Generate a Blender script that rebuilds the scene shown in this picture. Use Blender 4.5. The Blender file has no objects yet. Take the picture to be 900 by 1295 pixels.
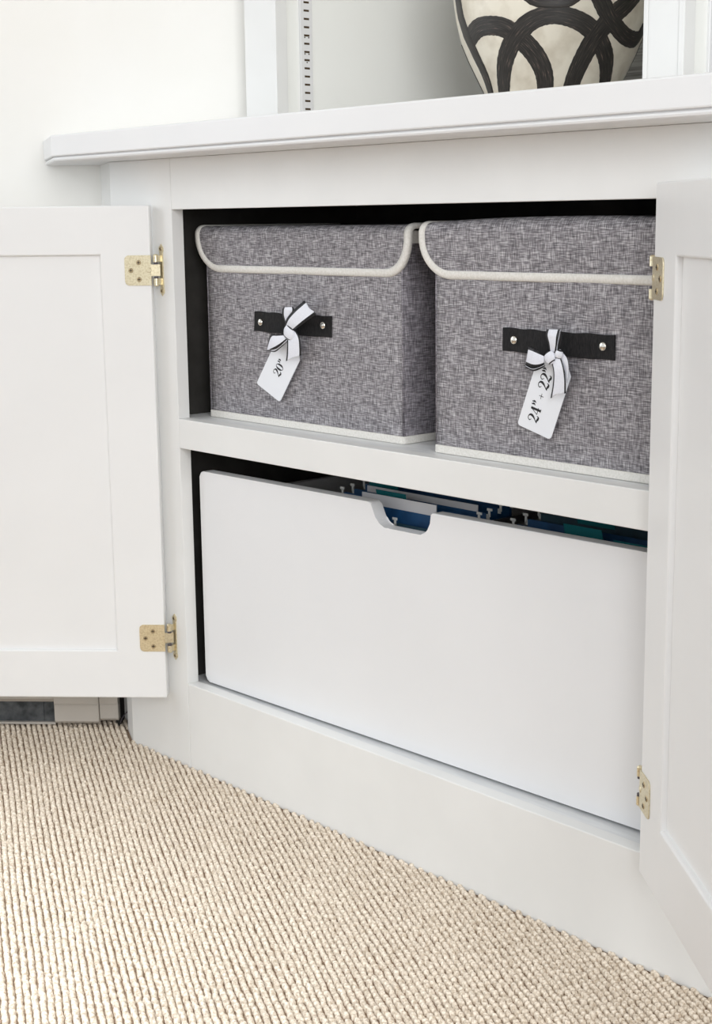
import bpy, bmesh, math, random
import numpy as np
from mathutils import Vector, Matrix, noise

random.seed(7)
rng = np.random.default_rng(7)
SC = bpy.context.scene
COL = SC.collection
D2R = math.radians

# ------------------------------------------------------------------ camera
FPX = 1903.62
PITCH, ROLL, YAW = D2R(10.9818), D2R(-0.70066), D2R(41.5859)
CAM = Vector((1.8554, -1.18932, 0.77))
FW = Vector((-math.cos(YAW) * math.cos(PITCH), math.sin(YAW) * math.cos(PITCH), -math.sin(PITCH)))
R0 = FW.cross(Vector((0, 0, 1))).normalized()
U0 = R0.cross(FW)
RT = math.cos(ROLL) * R0 + math.sin(ROLL) * U0
UP = -math.sin(ROLL) * R0 + math.cos(ROLL) * U0
cd = bpy.data.cameras.new('camera')
cam = bpy.data.objects.new('camera', cd)
COL.objects.link(cam)
m = Matrix((RT, UP, -FW)).transposed().to_4x4()
m.translation = CAM
cam.matrix_world = m
cd.sensor_fit = 'VERTICAL'
cd.sensor_height = 36
cd.lens = FPX * 36 / 1295
cd.clip_start = 0.02
SC.camera = cam


def ray(u, v):
    return FW * FPX + RT * (u - 450) - UP * (v - 647.5)


def hit(u, v, n, c):
    d = ray(u, v)
    n = Vector(n)
    return CAM + d * ((c - n.dot(CAM)) / n.dot(d))


def atY(u, v, y):
    return hit(u, v, (0, 1, 0), y)


def atX(u, v, x):
    return hit(u, v, (1, 0, 0), x)


# ------------------------------------------------------------------ world, light, exposure
w = bpy.data.worlds.new('world')
SC.world = w
w.use_nodes = True
bg = w.node_tree.nodes['Background']
bg.inputs[0].default_value = (0.955, 0.98, 1.0, 1)
bg.inputs[1].default_value = 1.03


def area(name, loc, target, sx, sy, power, col):
    l = bpy.data.lights.new(name, 'AREA')
    l.shape = 'RECTANGLE'
    l.size, l.size_y = sx, sy
    l.energy = power
    l.color = col
    o = bpy.data.objects.new(name, l)
    COL.objects.link(o)
    o.location = loc
    o.rotation_euler = (Vector(target) - Vector(loc)).to_track_quat('-Z', 'Y').to_euler()
    return o


area('window_light', (-1.02, -0.98, 1.2), (0.55, -1.0, 0.3), 1.1, 1.3, 20, (0.86, 0.93, 1.0))
wl = area('added_carpet_light', (0.15, -1.45, 1.9), (0.45, -0.90, 0.0), 0.5, 0.5, 6, (0.80, 0.90, 1.0))  # added narrow overhead light without a fixture, brightens a patch of carpet
wl.data.spread = D2R(42)
area('room_light', (3.0, -1.5, 1.45), (0.3, 0.1, 0.8), 1.3, 1.5, 47, (0.97, 0.985, 1.0))
SC.view_settings.view_transform = 'Standard'
SC.view_settings.look = 'None'
SC.view_settings.gamma = 1
SC.view_settings.use_curve_mapping = False
SC.view_settings.exposure = -0.17


# ------------------------------------------------------------------ materials
def newmat(name, col, rough=0.5, metal=0.0, spec=None):
    mt = bpy.data.materials.new(name)
    mt.use_nodes = True
    b = mt.node_tree.nodes['Principled BSDF']
    b.inputs['Base Color'].default_value = (*col, 1)
    b.inputs['Roughness'].default_value = rough
    b.inputs['Metallic'].default_value = metal
    if spec is not None:
        b.inputs['Specular IOR Level'].default_value = spec
    return mt


def N(mt, typ, **kw):
    n = mt.node_tree.nodes.new(typ)
    for k, v in kw.items():
        setattr(n, k, v)
    return n


def L(mt, a, b):
    mt.node_tree.links.new(a, b)


def noisy(name, c1, c2, scale=(1, 1, 1), nscale=20, rough=0.5, bump=0.0, bdist=0.001, lo=0.35, hi=0.65, metal=0.0, detail=3, spec=None, gen='Object'):
    mt = newmat(name, c1, rough, metal, spec)
    b = mt.node_tree.nodes['Principled BSDF']
    tc = N(mt, 'ShaderNodeTexCoord')
    mp = N(mt, 'ShaderNodeMapping')
    mp.inputs['Scale'].default_value = scale
    L(mt, tc.outputs[gen], mp.inputs[0])
    nz = N(mt, 'ShaderNodeTexNoise')
    nz.inputs['Scale'].default_value = nscale
    nz.inputs['Detail'].default_value = detail
    L(mt, mp.outputs[0], nz.inputs['Vector'])
    cr = N(mt, 'ShaderNodeValToRGB')
    cr.color_ramp.elements[0].position = lo
    cr.color_ramp.elements[1].position = hi
    cr.color_ramp.elements[0].color = (*c1, 1)
    cr.color_ramp.elements[1].color = (*c2, 1)
    L(mt, nz.outputs[0], cr.inputs[0])
    L(mt, cr.outputs[0], b.inputs['Base Color'])
    if bump:
        bp = N(mt, 'ShaderNodeBump')
        bp.inputs['Strength'].default_value = bump
        bp.inputs['Distance'].default_value = bdist
        L(mt, nz.outputs[0], bp.inputs['Height'])
        L(mt, bp.outputs[0], b.inputs['Normal'])
    return mt


def fabric(name, dark, mid, light, ax=0):
    """slubby linen weave: two crossed sets of threads, ax = horizontal thread axis (0 = x, 1 = y)"""
    mt = newmat(name, mid, 0.9, 0, 0.15)
    b = mt.node_tree.nodes['Principled BSDF']
    tc = N(mt, 'ShaderNodeTexCoord')
    outs = []
    h = (95, 2, 1200) if ax == 0 else (2, 95, 1200)
    v = (1200, 2, 95) if ax == 0 else (2, 1200, 95)
    for i, s in enumerate((h, v)):
        mp = N(mt, 'ShaderNodeMapping')
        mp.inputs['Scale'].default_value = s
        mp.inputs['Location'].default_value = (i * 7.3, i * 3.1, 0)
        L(mt, tc.outputs['Object'], mp.inputs[0])
        nz = N(mt, 'ShaderNodeTexNoise')
        nz.inputs['Scale'].default_value = 1.0
        nz.inputs['Detail'].default_value = 1.5
        L(mt, mp.outputs[0], nz.inputs['Vector'])
        outs.append(nz.outputs[0])
    ad = N(mt, 'ShaderNodeMath', operation='ADD')
    L(mt, outs[0], ad.inputs[0])
    L(mt, outs[1], ad.inputs[1])
    hf = N(mt, 'ShaderNodeMath', operation='MULTIPLY')
    hf.inputs[1].default_value = 0.5
    L(mt, ad.outputs[0], hf.inputs[0])
    cr = N(mt, 'ShaderNodeValToRGB')
    e = cr.color_ramp.elements
    e[0].position, e[0].color = 0.34, (*dark, 1)
    e[1].position, e[1].color = 0.66, (*light, 1)
    k = e.new(0.5)
    k.color = (*mid, 1)
    L(mt, hf.outputs[0], cr.inputs[0])
    L(mt, cr.outputs[0], b.inputs['Base Color'])
    bp = N(mt, 'ShaderNodeBump')
    bp.inputs['Strength'].default_value = 0.5
    bp.inputs['Distance'].default_value = 0.0006
    L(mt, hf.outputs[0], bp.inputs['Height'])
    L(mt, bp.outputs[0], b.inputs['Normal'])
    return mt


M = {}
M['paint'] = noisy('white_cabinet_paint', (0.79, 0.79, 0.775), (0.82, 0.82, 0.805), (1, 1, 1), 9, 0.42, 0.03, 0.0006)
M['door_paint'] = noisy('white_door_paint', (0.83, 0.83, 0.825), (0.85, 0.85, 0.845), (1, 1, 1), 6, 0.4, 0.02, 0.0005)
M['top_paint'] = noisy('white_top_paint', (0.77, 0.77, 0.775), (0.79, 0.79, 0.79), (1, 1, 1), 6, 0.35)
M['shelf_paint'] = noisy('white_shelf_paint', (0.72, 0.73, 0.74), (0.78, 0.79, 0.79), (1, 6, 1), 30, 0.4)
M['wall'] = noisy('cream_wall_paint', (0.925, 0.915, 0.875), (0.935, 0.925, 0.89), (1, 1, 1), 12, 0.7, 0.04, 0.0005)
M['case_paint'] = noisy('lightened_bookcase_paint', (0.925, 0.93, 0.895), (0.94, 0.945, 0.91), (1, 1, 1), 8, 0.5)  # lighter than the stile paint: brightness of the inside put into the colour
M['ceiling'] = newmat('ceiling_paint', (0.85, 0.85, 0.84), 0.8)
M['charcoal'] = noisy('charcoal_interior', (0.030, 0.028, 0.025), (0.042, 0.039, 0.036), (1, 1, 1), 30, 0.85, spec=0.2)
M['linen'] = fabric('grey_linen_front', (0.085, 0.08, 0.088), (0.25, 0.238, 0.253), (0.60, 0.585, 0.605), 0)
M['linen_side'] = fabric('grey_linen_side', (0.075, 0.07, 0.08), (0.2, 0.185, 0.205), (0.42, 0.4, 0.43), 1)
M['binding'] = noisy('cream_binding', (0.70, 0.68, 0.63), (0.80, 0.78, 0.74), (400, 400, 400), 1, 0.8, 0.3, 0.0003)
M['webbing'] = noisy('black_webbing', (0.008, 0.008, 0.009), (0.022, 0.021, 0.022), (1500, 10, 200), 1, 0.75, 0.6, 0.0005, spec=0.2)
M['silver'] = newmat('silver_rivet', (0.78, 0.76, 0.70), 0.2, 1.0)
M['card'] = newmat('white_tag_card', (0.82, 0.84, 0.88), 0.6)
M['ink'] = newmat('black_ink', (0.008, 0.008, 0.01), 0.6)
M['ribbon'] = noisy('white_grosgrain', (0.74, 0.76, 0.83), (0.82, 0.83, 0.89), (900, 900, 900), 1, 0.55, 0.2, 0.0002)
M['ribbon_edge'] = newmat('black_ribbon_edge', (0.008, 0.008, 0.011), 0.5)
M['brass'] = noisy('brushed_brass', (0.66, 0.57, 0.37), (0.82, 0.74, 0.54), (1, 1, 1), 450, 0.34, 0.15, 0.0003, metal=1.0, lo=0.3, hi=0.6)
M['brass_dark'] = newmat('aged_brass_screw', (0.50, 0.40, 0.25), 0.4, 1.0)
M['screw_slot'] = newmat('dark_recess', (0.03, 0.02, 0.015), 0.7)
M['bushing'] = newmat('grey_nylon_bushing', (0.07, 0.06, 0.07), 0.5)
M['heater'] = noisy('putty_enamel', (0.52, 0.48, 0.43), (0.56, 0.52, 0.47), (1, 1, 1), 14, 0.45)
M['fin'] = noisy('dusty_aluminium_fins', (0.05, 0.055, 0.06), (0.14, 0.15, 0.16), (1, 1, 1), 60, 0.6, metal=0.5)
M['drawer'] = noisy('white_laminate', (0.80, 0.805, 0.815), (0.82, 0.825, 0.835), (1, 1, 1), 5, 0.33)
M['drawer_edge'] = newmat('drawer_edge_paint', (0.60, 0.60, 0.60), 0.5)
M['folder'] = noisy('blue_card', (0.004, 0.045, 0.13), (0.008, 0.075, 0.20), (1, 1, 1), 40, 0.6)
M['folder_dark'] = noisy('dark_teal_card', (0.006, 0.03, 0.05), (0.01, 0.05, 0.075), (1, 1, 1), 40, 0.6)
M['tab'] = newmat('teal_plastic_tab', (0.02, 0.17, 0.19), 0.2)
M['manila'] = newmat('tan_paper', (0.42, 0.35, 0.24), 0.7)
M['paper'] = newmat('grey_paper', (0.62, 0.62, 0.64), 0.7)
M['steel'] = newmat('folder_rail_steel', (0.6, 0.6, 0.6), 0.35, 1.0)
M['hook'] = newmat('white_coated_hook', (0.75, 0.75, 0.72), 0.4)
M['slot'] = newmat('slot_shadow', (0.06, 0.035, 0.015), 0.8)
M['grass'] = noisy('grey_grasscloth', (0.17, 0.167, 0.155), (0.46, 0.445, 0.42), (6, 6, 330), 1.3, 0.85, 0.4, 0.0008, lo=0.3, hi=0.68, detail=5)


def carpet_mat(name, dk, lt):
    return noisy(name, dk, lt, (1, 1, 1), 330, 0.95, 0.5, 0.0012, lo=0.3, hi=0.62, detail=4, spec=0.1)


M['pile'] = carpet_mat('berber_wool', (0.47, 0.375, 0.275), (0.88, 0.78, 0.655))
M['backing'] = newmat('carpet_backing', (0.26, 0.18, 0.12), 0.95)


# ------------------------------------------------------------------ object helpers
def root(name, label, cat, loc, group=None):
    o = bpy.data.objects.new(name, None)
    o.empty_display_size = 0.05
    COL.objects.link(o)
    o.location = loc
    o['label'] = label
    o['category'] = cat
    if group:
        o['group'] = group
    return o


def wloc(o):
    v = Vector((0, 0, 0))
    while o:
        v += Vector(o.location)
        o = o.parent
    return v


def finish(name, bm, mats, parent=None, smooth=False, loc=None, normals=True):
    """bm holds WORLD coordinates"""
    base = wloc(parent)
    lo = Vector(loc) - base if loc is not None else Vector((0, 0, 0))
    off = base + lo
    if normals:
        bmesh.ops.recalc_face_normals(bm, faces=bm.faces)
    bmesh.ops.translate(bm, verts=bm.verts, vec=-off)
    me = bpy.data.meshes.new(name)
    bm.to_mesh(me)
    bm.free()
    if not isinstance(mats, (list, tuple)):
        mats = [mats]
    for x in mats:
        me.materials.append(x)
    if smooth:
        for p in me.polygons:
            p.use_smooth = True
    o = bpy.data.objects.new(name, me)
    COL.objects.link(o)
    o.parent = parent
    o.location = lo
    return o


def tag(o, label=None, cat=None, group=None, kind=None):
    if label:
        o['label'] = label
    if cat:
        o['category'] = cat
    if group:
        o['group'] = group
    if kind:
        o['kind'] = kind
    return o


def box(bm, x0, x1, y0, y1, z0, z1, bev=0.0, seg=2, T=None, mi=0):
    vs = [bm.verts.new((x, y, z)) for x in (x0, x1) for y in (y0, y1) for z in (z0, z1)]
    idx = [(0, 1, 3, 2), (4, 6, 7, 5), (0, 4, 5, 1), (2, 3, 7, 6), (0, 2, 6, 4), (1, 5, 7, 3)]
    fs = [bm.faces.new([vs[i] for i in f]) for f in idx]
    for f in fs:
        f.material_index = mi
    allv = vs
    if bev > 0:
        es = list({e for f in fs for e in f.edges})
        r = bmesh.ops.bevel(bm, geom=es, offset=bev, segments=seg, profile=0.5, affect='EDGES')
        allv = list({v for f in r['faces'] for v in f.verts} | {v for v in vs if v.is_valid})
    if T:
        for v in allv:
            v.co = T(*v.co)
    return allv


def prism(bm, pts, a, b, T, mi=0, bev=0.0):
    """polygon pts (p,q); extruded between r=a and r=b; T(p,q,r)->world"""
    A = [bm.verts.new(T(p, q, a)) for p, q in pts]
    B = [bm.verts.new(T(p, q, b)) for p, q in pts]
    fs = [bm.faces.new(A), bm.faces.new(B[::-1])]
    n = len(pts)
    for i in range(n):
        fs.append(bm.faces.new([A[i], B[i], B[(i + 1) % n], A[(i + 1) % n]]))
    for f in fs:
        f.material_index = mi
    if bev > 0:
        es = [e for e in fs[0].edges] + [e for e in fs[1].edges]
        bmesh.ops.bevel(bm, geom=list(set(es)), offset=bev, segments=2, profile=0.5, affect='EDGES')


def rrect(x0, x1, z0, z1, r, n=5, corners=(1, 1, 1, 1)):
    out = []
    for k, (cx, cz, a0) in enumerate(((x1 - r, z1 - r, 0), (x0 + r, z1 - r, 90), (x0 + r, z0 + r, 180), (x1 - r, z0 + r, 270))):
        if corners[k]:
            for i in range(n + 1):
                a = D2R(a0 + 90 * i / n)
                out.append((cx + r * math.cos(a), cz + r * math.sin(a)))
        else:
            out.append((x1 if k in (0, 3) else x0, z1 if k < 2 else z0))
    return out


def cyl(bm, c, axis, r, h, seg=16, r2=None, mi=0):
    axis = Vector(axis).normalized()
    q = axis.to_track_quat('Z', 'Y')
    r2 = r if r2 is None else r2
    A, B = [], []
    for i in range(seg):
        a = 2 * math.pi * i / seg
        A.append(bm.verts.new(Vector(c) + q @ Vector((r * math.cos(a), r * math.sin(a), 0))))
        B.append(bm.verts.new(Vector(c) + q @ Vector((r2 * math.cos(a), r2 * math.sin(a), h))))
    fs = [bm.faces.new(A[::-1]), bm.faces.new(B)]
    for i in range(seg):
        fs.append(bm.faces.new([A[i], A[(i + 1) % seg], B[(i + 1) % seg], B[i]]))
    for f in fs:
        f.material_index = mi


def tube(bm, pts, r, seg=8):
    pts = [Vector(p) for p in pts]
    rings = []
    for i, p in enumerate(pts):
        t = (pts[min(i + 1, len(pts) - 1)] - pts[max(i - 1, 0)]).normalized()
        q = t.to_track_quat('Z', 'Y')
        rings.append([bm.verts.new(p + q @ Vector((r * math.cos(2 * math.pi * k / seg), r * math.sin(2 * math.pi * k / seg), 0))) for k in range(seg)])
    for a, b in zip(rings, rings[1:]):
        for k in range(seg):
            bm.faces.new([a[k], a[(k + 1) % seg], b[(k + 1) % seg], b[k]])
    bm.faces.new(rings[0][::-1])
    bm.faces.new(rings[-1])


def simple(name, args, mat, parent, bev=0.0006, **kw):
    bm = bmesh.new()
    box(bm, *args, bev=bev)
    return finish(name, bm, mat, parent, **kw)


XYZ = lambda x, y, z: Vector((x, y, z))

# ------------------------------------------------------------------ layout (metres)
ZF = -0.006                    # carpet backing; pile tips stand at z = 0
XS, XR = 0.1485, 0.957         # opening edges in the face frame
ZO1, ZM1, ZM0, ZB = 0.7866, 0.5033, 0.4624, 0.1223
TF = 0.019                     # face-frame thickness
ZC0, ZC1, ZC2 = 0.854, 0.861, 0.891
OV = 0.070                     # counter overhang
CE = Vector((-0.1011, 0.0493, 0))   # end of the chamfered side strip (touches the wall)
WA = D2R(45.3)
WD = Vector((math.cos(WA), math.sin(WA), 0))     # along the left wall, away from the room
WN = Vector((WD.y, -WD.x, 0))                    # into the room
YB = 0.177                     # bookcase face
XEND = 2.9
CH = D2R(154)
CD = Vector((math.cos(CH), math.sin(CH), 0))

# ------------------------------------------------------------------ setting
bm = bmesh.new()
box(bm, -2.6, 3.6, -3.6, 0.76, -0.05, ZF)
tag(finish('floor', bm, M['backing']), kind='structure')

s_end = 0.275
bm = bmesh.new()
TW = lambda s, r, z: CE + WD * s + WN * r + Vector((0, 0, z))
box(bm, -2.55, s_end, -0.1, 0, ZF, 2.45, T=TW)
tag(finish('wall_left', bm, M['wall']), kind='structure')
bm = bmesh.new()
box(bm, -0.15, XEND + 0.1, 0.70, 0.76, ZF, 2.45)
tag(finish('wall_back', bm, M['wall']), kind='structure')
bm = bmesh.new()
box(bm, XEND + 0.01, XEND + 0.1, -0.5, 0.70, ZF, 2.45)
tag(finish('wall_right', bm, M['wall']), kind='structure')
bm = bmesh.new()
box(bm, -2.4, 3.2, -2.0, 0.76, 2.45, 2.5)
tag(finish('ceiling', bm, M['ceiling']), kind='structure')


# carpet: rows of wool loops
def carpet():
    ang = D2R(153.3)
    e = np.array([math.cos(ang), math.sin(ang)])
    n = np.array([-e[1], e[0]])
    sp, ln = 0.0078, 0.0071
    C = []
    for i in range(-260, 260):
        js = np.arange(-290, 290)
        off = rng.uniform(0, ln)
        wob = 0.0009 * np.sin(js * 0.09 + i * 0.35) + rng.normal(0, 0.0004, len(js))
        s = js * ln + off + rng.normal(0, 0.0010, len(js))
        x = 0.25 + e[0] * s + n[0] * (i * sp + wob)
        y = -0.45 + e[1] * s + n[1] * (i * sp + wob)
        C.append(np.stack([x, y], 1))
    C = np.concatenate(C)
    x, y = C[:, 0], C[:, 1]
    # keep the part of the floor in and around the view, in front of the base and the heater wall
    wallside = (x - CE.x) * WN.x + (y - CE.y) * WN.y
    keep = (y < np.where(x < 0, np.where(x < CE.x * 0.55, 0.05, -x * 0.488), 0.0) - 0.001) & (wallside > 0.002) & (x > -1.05) & (y > -1.05) & (x < 1.65)
    
    # lower picture edge (with a margin)
    fw = np.array([FW.x, FW.y]); fw = fw / np.linalg.norm(fw)
    dep = (x - CAM.x) * fw[0] + (y - CAM.y) * fw[1]
    lat = (x - CAM.x) * -(-fw[1]) + (y - CAM.y) * -fw[0]
    keep &= (dep > 1.33) & (np.abs(lat) < 0.36 * dep + 0.06)
    C = C[keep]
    K = len(C)
    seg = 7
    prof = [(1.0, 0.0), (0.98, 0.45), (0.72, 0.85)]
    base = []
    for r, h in prof:
        for k in range(seg):
            a = 2 * math.pi * k / seg
            base.append((r * math.cos(a), r * math.sin(a), h))
    base.append((0, 0, 1.0))
    base = np.array(base)
    nb = len(base)
    faces = []
    for q in range(2):
        for k in range(seg):
            a, b = q * seg + k, q * seg + (k + 1) % seg
            faces += [(a, b, b + seg), (a, b + seg, a + seg)]
    for k in range(seg):
        faces.append((2 * seg + k, 2 * seg + (k + 1) % seg, nb - 1))
    faces = np.array(faces)
    la = ln * 0.54 * rng.uniform(0.9, 1.15, K)
    lb = sp * 0.47 * rng.uniform(0.85, 1.05, K)
    hh = 0.0062 * rng.uniform(0.72, 1.12, K)
    da = rng.normal(0.28, 0.20, K)
    ca, sa = np.cos(ang + da), np.sin(ang + da)
    V = np.zeros((K, nb, 3))
    px = base[None, :, 0] * la[:, None] + base[None, :, 2] * 0.0012
    py = base[None, :, 1] * lb[:, None]
    V[:, :, 0] = C[:, 0, None] + ca[:, None] * px - sa[:, None] * py
    V[:, :, 1] = C[:, 1, None] + sa[:, None] * px + ca[:, None] * py
    V[:, :, 2] = ZF - 0.0002 + base[None, :, 2] * hh[:, None]
    F = (faces[None] + (np.arange(K) * nb)[:, None, None]).reshape(-1, 3)
    me = bpy.data.meshes.new('carpet')
    me.vertices.add(K * nb)
    me.vertices.foreach_set('co', V.reshape(-1))
    me.loops.add(len(F) * 3)
    me.loops.foreach_set('vertex_index', F.reshape(-1).astype(np.int32))
    me.polygons.add(len(F))
    me.polygons.foreach_set('loop_start', np.arange(0, len(F) * 3, 3, dtype=np.int32))
    me.polygons.foreach_set('use_smooth', np.ones(len(F), dtype=bool))
    me.update(calc_edges=True)
    me.materials.append(M['pile'])
    o = bpy.data.objects.new('carpet', me)
    COL.objects.link(o)
    tag(o, 'beige looped wool carpet in ribbed rows covering the floor', 'carpet', kind='stuff')
    print('carpet loops', K)


carpet()

# ------------------------------------------------------------------ base cabinet
cab = root('cabinet', 'white built-in base cabinet with both shaker doors open', 'cabinet', (0.0, 0.0, ZF))
PT = M['paint']
# left stile with the chamfered strip as a part of its own
simple('stile', (0.0, XS, 0, TF, ZF, ZC0), PT, cab, 0.0007)
simple('stile', (XR, 1.07, 0.0001, TF, ZB + .0003, ZO1 - .0003), PT, cab, 0.0004)
simple('top_rail', (XS + 0.0004, XEND, 0, TF, ZO1, ZC0), PT, cab, 0.0007)
simple('middle_rail', (XS + 0.0004, XR - 0.0004, -0.0003, TF, ZM0, ZM1), PT, cab, 0.0009)
simple('bottom_rail', (XS + 0.0004, XEND, 0.0, TF, ZF, ZB), PT, cab, 0.0012)
bm = bmesh.new()
pts = [(0, 0.0002), (CE.x, CE.y), (CE.x + 0.012, CE.y + 0.015), (0.0, 0.019)]
prism(bm, pts, 0.10, ZC0, XYZ)
k_ = 0.55
prism(bm, [(0, 0.0002), (CE.x * k_, CE.y * k_), (CE.x * k_ + 0.008, CE.y * k_ + 0.012), (0.0, 0.019)], ZF, 0.10, XYZ)
finish('end_strip', bm, PT, cab)
# second bay (out of the picture to the right) closed
simple('face_board', (1.0704, XEND, 0.0001, TF, ZB + .0003, ZO1 - .0003), PT, cab, 0.0007)
# carcass
CX0, CX1, CYB = 0.118, 1.062, 0.36
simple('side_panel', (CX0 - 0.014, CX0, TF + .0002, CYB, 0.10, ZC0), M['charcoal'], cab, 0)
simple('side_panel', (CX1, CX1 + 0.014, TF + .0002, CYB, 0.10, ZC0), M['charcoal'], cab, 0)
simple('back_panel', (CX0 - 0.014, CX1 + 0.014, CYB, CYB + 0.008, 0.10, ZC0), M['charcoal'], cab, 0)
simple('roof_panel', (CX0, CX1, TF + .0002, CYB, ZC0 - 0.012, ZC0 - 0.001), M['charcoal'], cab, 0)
simple('shelf', (CX0, CX1, TF + .0002, CYB, ZM1 - 0.019, ZM1 - 0.0006), M['shelf_paint'], cab, 0.0005)
simple('bottom_panel', (CX0, CX1, TF + .0002, CYB, 0.098, ZB - 0.003), M['shelf_paint'], cab, 0)

# drawer: front slightly skewed in the opening, finger notch in its top edge
DX0, DX1, DY0, DY1, DZ0, DZ1 = 0.160, 0.952, 0.024, 0.044, 0.1240, 0.4290
sk = (DY1 - DY0) / (DX1 - DX0)
TD = lambda x, z, r: Vector((x, DY0 + (x - DX0) * sk + r, z))


def arc(cx, cz, r, a0, a1, n=5):
    return [(cx + r * math.cos(D2R(a0 + (a1 - a0) * i / n)), cz + r * math.sin(D2R(a0 + (a1 - a0) * i / n))) for i in range(n + 1)]


nx0, nx1, nd = 0.505, 0.607, 0.029
r = 0.008
outl = arc(DX0 + r, DZ0 + r, r, 180, 270) + arc(DX1 - r, DZ0 + r, r, 270, 360) + arc(DX1 - r, DZ1 - r, r, 0, 90)
outl += arc(nx1 + 0.005, DZ1 - 0.005, 0.005, 90, 180, 4)
outl += arc(nx1 - 0.016, DZ1 - nd + 0.016, 0.016, 0, -90, 5)
outl += arc(nx0 + 0.024, DZ1 - nd + 0.016, 0.016, -90, -160, 5)
outl += arc(nx0 - 0.004, DZ1 - 0.006, 0.006, 20, 90, 4)
outl += arc(DX0 + r, DZ1 - r, r, 90, 180)
bm = bmesh.new()
prism(bm, outl, 0.0, 0.018, TD, bev=0.0016)
drawer = finish('drawer', bm, M['drawer'], cab)
tag(drawer, 'smooth white file drawer front with a finger notch in its top edge')
for x0, x1 in ((DX0 + 0.006, DX0 + 0.018), (DX1 - 0.018, DX1 - 0.006)):
    yy = DY0 + (x0 - DX0) * sk + 0.0185
    simple('drawer_side', (x0, x1, yy, 0.345, DZ0 + 0.004, DZ1 - 0.035), M['drawer_edge'], drawer, 0.0005)
simple('drawer_bottom', (DX0 + 0.0185, DX1 - 0.0185, 0.063, 0.343, DZ0 + 0.004, DZ0 + 0.012), M['drawer_edge'], drawer, 0)
simple('drawer_back', (DX0 + 0.0185, DX1 - 0.0185, 0.344, 0.352, DZ0 + 0.004, DZ1 - 0.035), M['drawer_edge'], drawer, 0)


# doors
def door(P, ang, width, z0, z1, pz0, pz1, fw, label):
    a = D2R(ang)
    d = Vector((math.cos(a), math.sin(a), 0))
    n = Vector((d.y, -d.x, 0))
    if n.dot(CAM - Vector(P)) < 0:
        n = -n
    P = Vector(P)
    T = lambda s, r, z: P + d * s - n * r + Vector((0, 0, z))
    bm = bmesh.new()
    th = 0.019
    box(bm, 0, fw, 0, th, z0, z1, 0.0022, 3, T)
    box(bm, width - fw, width, 0, th, z0, z1, 0.0022, 3, T)
    box(bm, fw - 0.004, width - fw + 0.004, 0.00002, th - 0.00002, z0, pz0, 0.0022, 3, T)
    box(bm, fw - 0.004, width - fw + 0.004, 0.00002, th - 0.00002, pz1, z1, 0.0022, 3, T)
    o = finish('door', bm, M['door_paint'], cab, loc=T(0, 0, z0))
    tag(o, label)
    bm = bmesh.new()
    box(bm, fw - 0.006, width - fw + 0.006, 0.0062, 0.0128, pz0 - 0.006, pz1 + 0.006, 0, 1, T)
    finish('door_panel', bm, M['door_paint'], o)
    return T, d, n


TL, dL, nL = door((0.117, -0.015, 0), -135, 0.41, 0.0965, 0.7930, 0.1675, 0.7268, 0.070, 'left door, swung open flat towards the wall heater')
TR, dR, nR = door((0.974, -0.030, 0), -38, 0.41, 0.1180, 0.8008, 0.1925, 0.7346, 0.0745, 'right door, swung open towards the viewer')


# hinges
def screw(bm, c, n, r=0.0034):
    n = Vector(n).normalized()
    q = n.to_track_quat('Z', 'Y')
    cyl(bm, Vector(c), n, r, 0.0007, 14, r * 0.8)
    for k in range(2):
        u = q @ Vector((1, 0, 0)) if k == 0 else q @ Vector((0, 1, 0))
        v = n.cross(u)
        c2 = Vector(c) + n * 0.0007
        pts = [c2 + u * (r * .62 * sx) + v * (r * .14 * sy) for sx, sy in ((-1, -1), (1, -1), (1, 1), (-1, 1))]
        A = [bm.verts.new(p) for p in pts]
        B = [bm.verts.new(p + n * 0.00025) for p in pts]
        f = [bm.faces.new(A), bm.faces.new(B[::-1])]
        for i in range(4):
            f.append(bm.faces.new([A[i], B[i], B[(i + 1) % 4], A[(i + 1) % 4]]))
        for x in f:
            x.material_index = 1


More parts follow.
